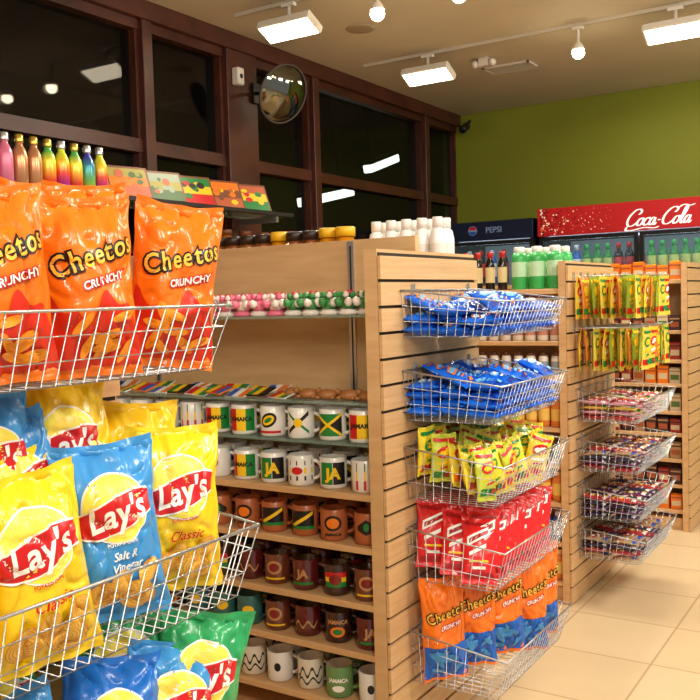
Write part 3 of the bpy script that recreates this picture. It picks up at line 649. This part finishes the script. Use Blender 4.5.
m=MB(); m.box((-3.6,-2.5,3.0),(3.0,7.4,3.05)); struct('ceiling',m,[mat('ceiling_paint',(208,198,172),.8,var=.04,vscale=2)])
m=MB(); m.box((-3.6,7.3,0),(3.0,7.4,3.0)); struct('wall_back',m,[mat('olive_green_paint',(124,130,22),.7,var=.05,vscale=1.5)])
m=MB(); m.box((-3.6,-2.5,0),(-3.45,7.3,1.0)); struct('wall_left',m,[mat('beige_wall',(200,170,130),.7,var=.05)])
m=MB(); m.box((-6.6,-3,-.05),(-6.5,9.5,3.5)); m.box((-6.5,-3,3.4),(-3.6,9.5,3.5)); m.box((-6.5,-3,-.05),(-3.6,9.5,0)); m.box((-6.5,-3.1,-.05),(-3.6,-3,3.5)); m.box((-6.5,9.5,-.05),(-3.6,9.6,3.5)); m.box((-3.66,7.4,-.05),(-3.6,9.5,3.5)); m.box((-3.66,-3,-.05),(-3.6,-2.5,3.5)); m.box((-3.66,-3,3.06),(-3.6,9.5,3.4))
struct('exterior_light_block',m,[mat('night_exterior',(14,12,10),.9)])  # dark shell added outside the windows to block world light
WG=mat('night_glass',(9,8,7),.03,0,.55)
bays=[(-2.4,-.3),(-.22,1.55),(1.63,3.455),(3.525,4.13),(4.41,5.02),(5.09,6.64),(6.71,7.29)]
for i,(a,b) in enumerate(bays):
    m=MB(); m.box((-3.525,a,1.0),(-3.515,b,2.9),1)
    for z0,z1 in ((1.0,1.08),(2.21,2.28),(2.85,2.9)): m.box((-3.54,a,z0),(-3.46,b,z1),0)
    m.box((-3.54,a,1.0),(-3.47,a+.02,2.9),0); m.box((-3.54,b-.02,1.0),(-3.47,b,2.9),0)
    struct('window_%d'%(i+1),m,[DARKW,WG])
for i,(a,b) in enumerate([(-.3,-.22),(1.55,1.63),(3.455,3.525),(4.13,4.41),(5.02,5.09),(6.64,6.71)]):
    m=MB(); m.box((-3.56,a,1.0),(-3.43,b,2.9)); struct('trim_%d'%(i+1),m,[DARKW],.003)
m=MB(); m.box((-3.56,-2.5,2.9),(-3.42,7.3,3.0)); struct('trim_7',m,[DARKW],.003)
OUT=mat('outdoor_glow',(225,240,225),.5,emit=8)
for (y,z,l,tl) in ((6.75,2.33,.42,.2),(7.75,2.74,.30,.3)):  # glowing panels added outside to give the bright patches in the window glass
    e=mk('outdoor_glow_panel',None,(-4.5,y,z),(tl,0,0),label='glowing panel added outside for a bright patch in the window',cat='glow panel',group='added glow panels beyond the windows')
    m=MB(); m.box((-.06,-l,.045),(.06,l,.075)); m.tube([(0,-l*.6,.07),(0,-l*.6,3.4-z-.02)],.01,6); m.tube([(0,l*.6,.07),(0,l*.6,3.4-z-.1)],.01,6); mk('housing',m.mesh('housing',[BLACK]),parent=e)
    m=MB(); m.box((-.05,-l*.97,-.035),(.05,l*.97,.044)); mk('glow_block',m.mesh('glow_block',[OUT],.01),parent=e)
# ------------------------------------------------------------------ ceiling lights
HOUS=mat('lamp_housing',(215,208,195),.4); LIT=mat('lamp_glow',(255,238,205),.5,emit=12); LITB=mat('bulb_glow',(255,236,200),.5,emit=45)
def track(x0,x1,y):
    m=MB(); m.box((x0,y-.012,2.978),(x1,y+.012,3.0)); mk('track_rail',m.mesh('track_rail',[mat('track_paint',(190,180,160),.5)],.002),label='slim white lighting track on the ceiling',cat='light track')
track(-3.2,-.4,3.94); track(-3.2,1.0,5.30)
def flood(x,y,rz=0):
    e=mk('track_floodlight',None,(x,y,2.85),(0,0,rz),label='white rectangular track floodlight with warm glow',cat='ceiling light',group='track floodlights')
    m=MB(); m.box((-.17,-.07,-.02),(.17,.07,.025)); m.box((-.15,-.05,.025),(.15,.05,.045)); mk('housing',m.mesh('housing',[HOUS],.006),(0,0,0),(-.45,0,0),parent=e)
    m=MB(); m.box((-.155,-.058,-.024),(.155,.058,-.0205)); mk('lamp_lens',m.mesh('lamp_lens',[LIT]),(0,0,0),(-.45,0,0),parent=e)
    m=MB(); m.tube([(0,0,.03),(0,0,.126)],.010,8); m.box((-.04,-.015,.108),(.04,.015,.127)); mk('mounting_stem',m.mesh('mounting_stem',[HOUS]),parent=e)
flood(-2.82,3.92); flood(-2.70,5.28); flood(-1.15,5.28)
def spot(x,y):
    e=mk('track_spotlight',None,(x,y,2.83),label='small round track spotlight with lit bulb',cat='ceiling light',group='track spotlights')
    m=MB(); m.lathe([(.008,.145),(.008,.06),(.020,.05),(.034,.028),(.038,.014),(.034,.012),(.026,.018)],16); mk('housing',m.mesh('housing',[HOUS]),parent=e)
    m=MB(); m.lathe([(.001,-.040),(.016,-.037),(.030,-.026),(.037,-.006),(.033,.011),(.001,.016)],16); mk('bulb',m.mesh('bulb',[LITB]),parent=e)
    m=MB(); m.box((-.03,-.015,.13),(.03,.015,.147)); mk('adapter',m.mesh('adapter',[HOUS]),parent=e)
spot(-2.29,3.94); spot(-1.84,3.94); spot(-1.71,5.30)
e=mk('ceiling_vent',None,(-2.42,6.00,2.999),label='white louvred air vent in the ceiling',cat='vent')
m=MB(); m.box((-.17,-.10,-.012),(.17,-.085,.001)); m.box((-.17,.085,-.012),(.17,.10,.001)); m.box((-.17,-.1,-.012),(-.155,.1,.001)); m.box((.155,-.1,-.012),(.17,.1,.001)); mk('frame',m.mesh('frame',[HOUS]),parent=e)
m=MB(); 
for k in range(8): m.box((-.155,-.08+k*.02,-.010),(.155,-.07+k*.02,-.002),0,)
m.box((-.155,-.085,-.002),(.155,.085,.001),1); mk('louvres',m.mesh('louvres',[HOUS,BLACK]),parent=e)
e=mk('emergency_light',None,(-2.47,5.66,2.932),label='small white twin headed emergency light',cat='emergency light')
m=MB(); m.box((-.035,-.025,.01),(.035,.025,.068)); mk('body',m.mesh('body',[HOUS],.004),parent=e)
for s in (-1,1):
    m=MB(); m.lathe([(.001,-.022),(.022,-.022),(.026,.0),(.014,.022),(.001,.026)],14,0,Matrix.Translation((s*.062,-.01,.03))@Matrix.Rotation(1.1,4,'X')); m.tube([(s*.03,0,.03),(s*.06,0,.03)],.007,6)
    mk('lamp_head',m.mesh('lamp_head',[HOUS]),parent=e)
m=MB(); m.lathe([(.001,-.006),(.07,-.006),(.085,-.004),(.09,.001)],24); mk('ceiling_speaker',m.mesh('ceiling_speaker',[mat('speaker_grille',(165,150,125),.7)]),(-2.79,4.6,2.999),label='round recessed ceiling speaker grille',cat='speaker')
# convex mirror
ML=(-3.22,4.39,2.645)
e=mk('convex_mirror',None,ML,label='round convex security mirror on the wooden post',cat='mirror')
d=(Vector((1.3,3.4,.6))-Vector(ML)).normalized(); q=d.to_track_quat('Z','Y').to_euler()
m=MB(); pr=[]
for i in range(11):
    a=.62*(1-i/10); pr.append((max(.001,.295*math.sin(a)),.295*(math.cos(a)-math.cos(.62))))
m.lathe(pr,36); mk('mirror_dome',m.mesh('mirror_dome',[mat('mirror_silver',(120,122,112),.04,1)]),rot=q,parent=e)
m=MB(); m.lathe([(.168,-.006),(.178,-.004),(.180,.006),(.173,.010),(.168,.006)],36); m.lathe([(.001,-.012),(.168,-.008)],24); mk('rim',m.mesh('rim',[mat('mirror_rim',(70,58,48),.6)]),rot=q,parent=e)
m=MB(); m.tube([(-.005,0,-.01),(-.1,0,.03),(-.20,0,.03)],.010,8); m.box((-.205,-.04,-.03),(-.19,.04,.09)); mk('bracket',m.mesh('bracket',[BLACK]),parent=e)
e=mk('wall_sensor',None,(-3.42,4.2,2.74),label='small white sensor box on the wooden post',cat='sensor')
m=MB(); m.box((-.01,-.03,-.05),(.04,.03,.05)); mk('body',m.mesh('body',[HOUS],.006),parent=e)
m=MB(); m.lathe([(.001,.042),(.014,.041),(.018,.036)],12,0,Matrix.Rotation(math.pi/2,4,'Y')); mk('lens',m.mesh('lens',[BLACK]),parent=e)
e=mk('security_camera',None,(-3.33,7.22,2.88),label='small black security camera in the room corner',cat='camera')
m=MB(); m.tube([(0,.08,.06),(0,.02,.02),(0,0,0)],.012,8); mk('bracket',m.mesh('bracket',[BLACK]),parent=e)
m=MB(); m.lathe([(.001,0),(.035,0),(.035,.09),(.03,.1),(.001,.1)],14,0,Matrix.Rotation(2.0,4,'X')); mk('body',m.mesh('body',[BLACK]),parent=e)
# ------------------------------------------------------------------ lights
def area(loc,size,e,col=(1,.93,.82),tgt=None):
    l=bpy.data.lights.new('ceiling_panel','AREA'); l.energy=e; l.size=size; l.color=col
    o=bpy.data.objects.new('ceiling_panel_light',l); o.location=loc; COL.objects.link(o)
    o.rotation_euler=((Vector(tgt)-Vector(loc)).to_track_quat('-Z','Y').to_euler() if tgt else (0,0,0)); return o
area((.5,.1,2.9),.6,54,tgt=(-1.0,1.3,.9)); area((.6,2.2,2.9),.6,60,tgt=(-1.0,2.6,.7)); area((.9,4.3,2.9),.7,72,tgt=(-1.1,4.3,.5))
area((-.6,-1.2,2.9),.7,46,tgt=(-1.8,2.0,.9)); area((1.8,6.0,2.9),.8,36,tgt=(-2,6.4,1.0))
def spotl(loc,tgt,e,ang=1.9):
    l=bpy.data.lights.new('track_lamp','SPOT'); l.energy=e; l.spot_size=ang; l.spot_blend=.8; l.color=(1,.90,.75); l.shadow_soft_size=.05
    o=bpy.data.objects.new('track_lamp',l); o.location=loc; COL.objects.link(o); o.rotation_euler=(Vector(tgt)-Vector(loc)).to_track_quat('-Z','Y').to_euler()
spotl((-2.84,3.83,2.74),(-2.4,2.2,1.2),60); spotl((-2.29,3.86,2.74),(-1.9,2.2,1.0),50); spotl((-1.82,3.86,2.74),(-1.5,3.0,1.2),50)
spotl((-2.71,5.18,2.74),(-2.2,3.9,1.2),60); spotl((-1.71,5.2,2.74),(-1.3,4.0,.8),60); spotl((-1.15,5.18,2.74),(-.6,4.2,.2),85)
spotl((-1.6,6.2,2.9),(-1.6,6.9,1.9),18,2.2); spotl((-.7,6.2,2.9),(-.7,7.0,1.9),18,2.2)
w=bpy.data.worlds.new('w'); S.world=w; w.use_nodes=True; bg=w.node_tree.nodes['Background']; bg.inputs[0].default_value=(1,.96,.90,1); bg.inputs[1].default_value=.48
# ------------------------------------------------------------------ camera
cd=bpy.data.cameras.new('cam'); cd.lens=36*893/700; cd.sensor_width=36; cam=bpy.data.objects.new('camera',cd); COL.objects.link(cam)
yaw=math.radians(32.5); pit=math.radians(-3.2); ro=math.radians(1.66)
Fh=Vector((-math.sin(yaw),math.cos(yaw),0)); Rv=Vector((math.cos(yaw),math.sin(yaw),0))
F=Fh*math.cos(pit)+Vector((0,0,math.sin(pit))); U=Rv.cross(F)
R2=Rv*math.cos(ro)-U*math.sin(ro); U2=U*math.cos(ro)+Rv*math.sin(ro)
Mx=Matrix((R2,U2,-F)).transposed().to_4x4(); Mx.translation=Vector((0,0,1.4)); cam.matrix_world=Mx
S.camera=cam
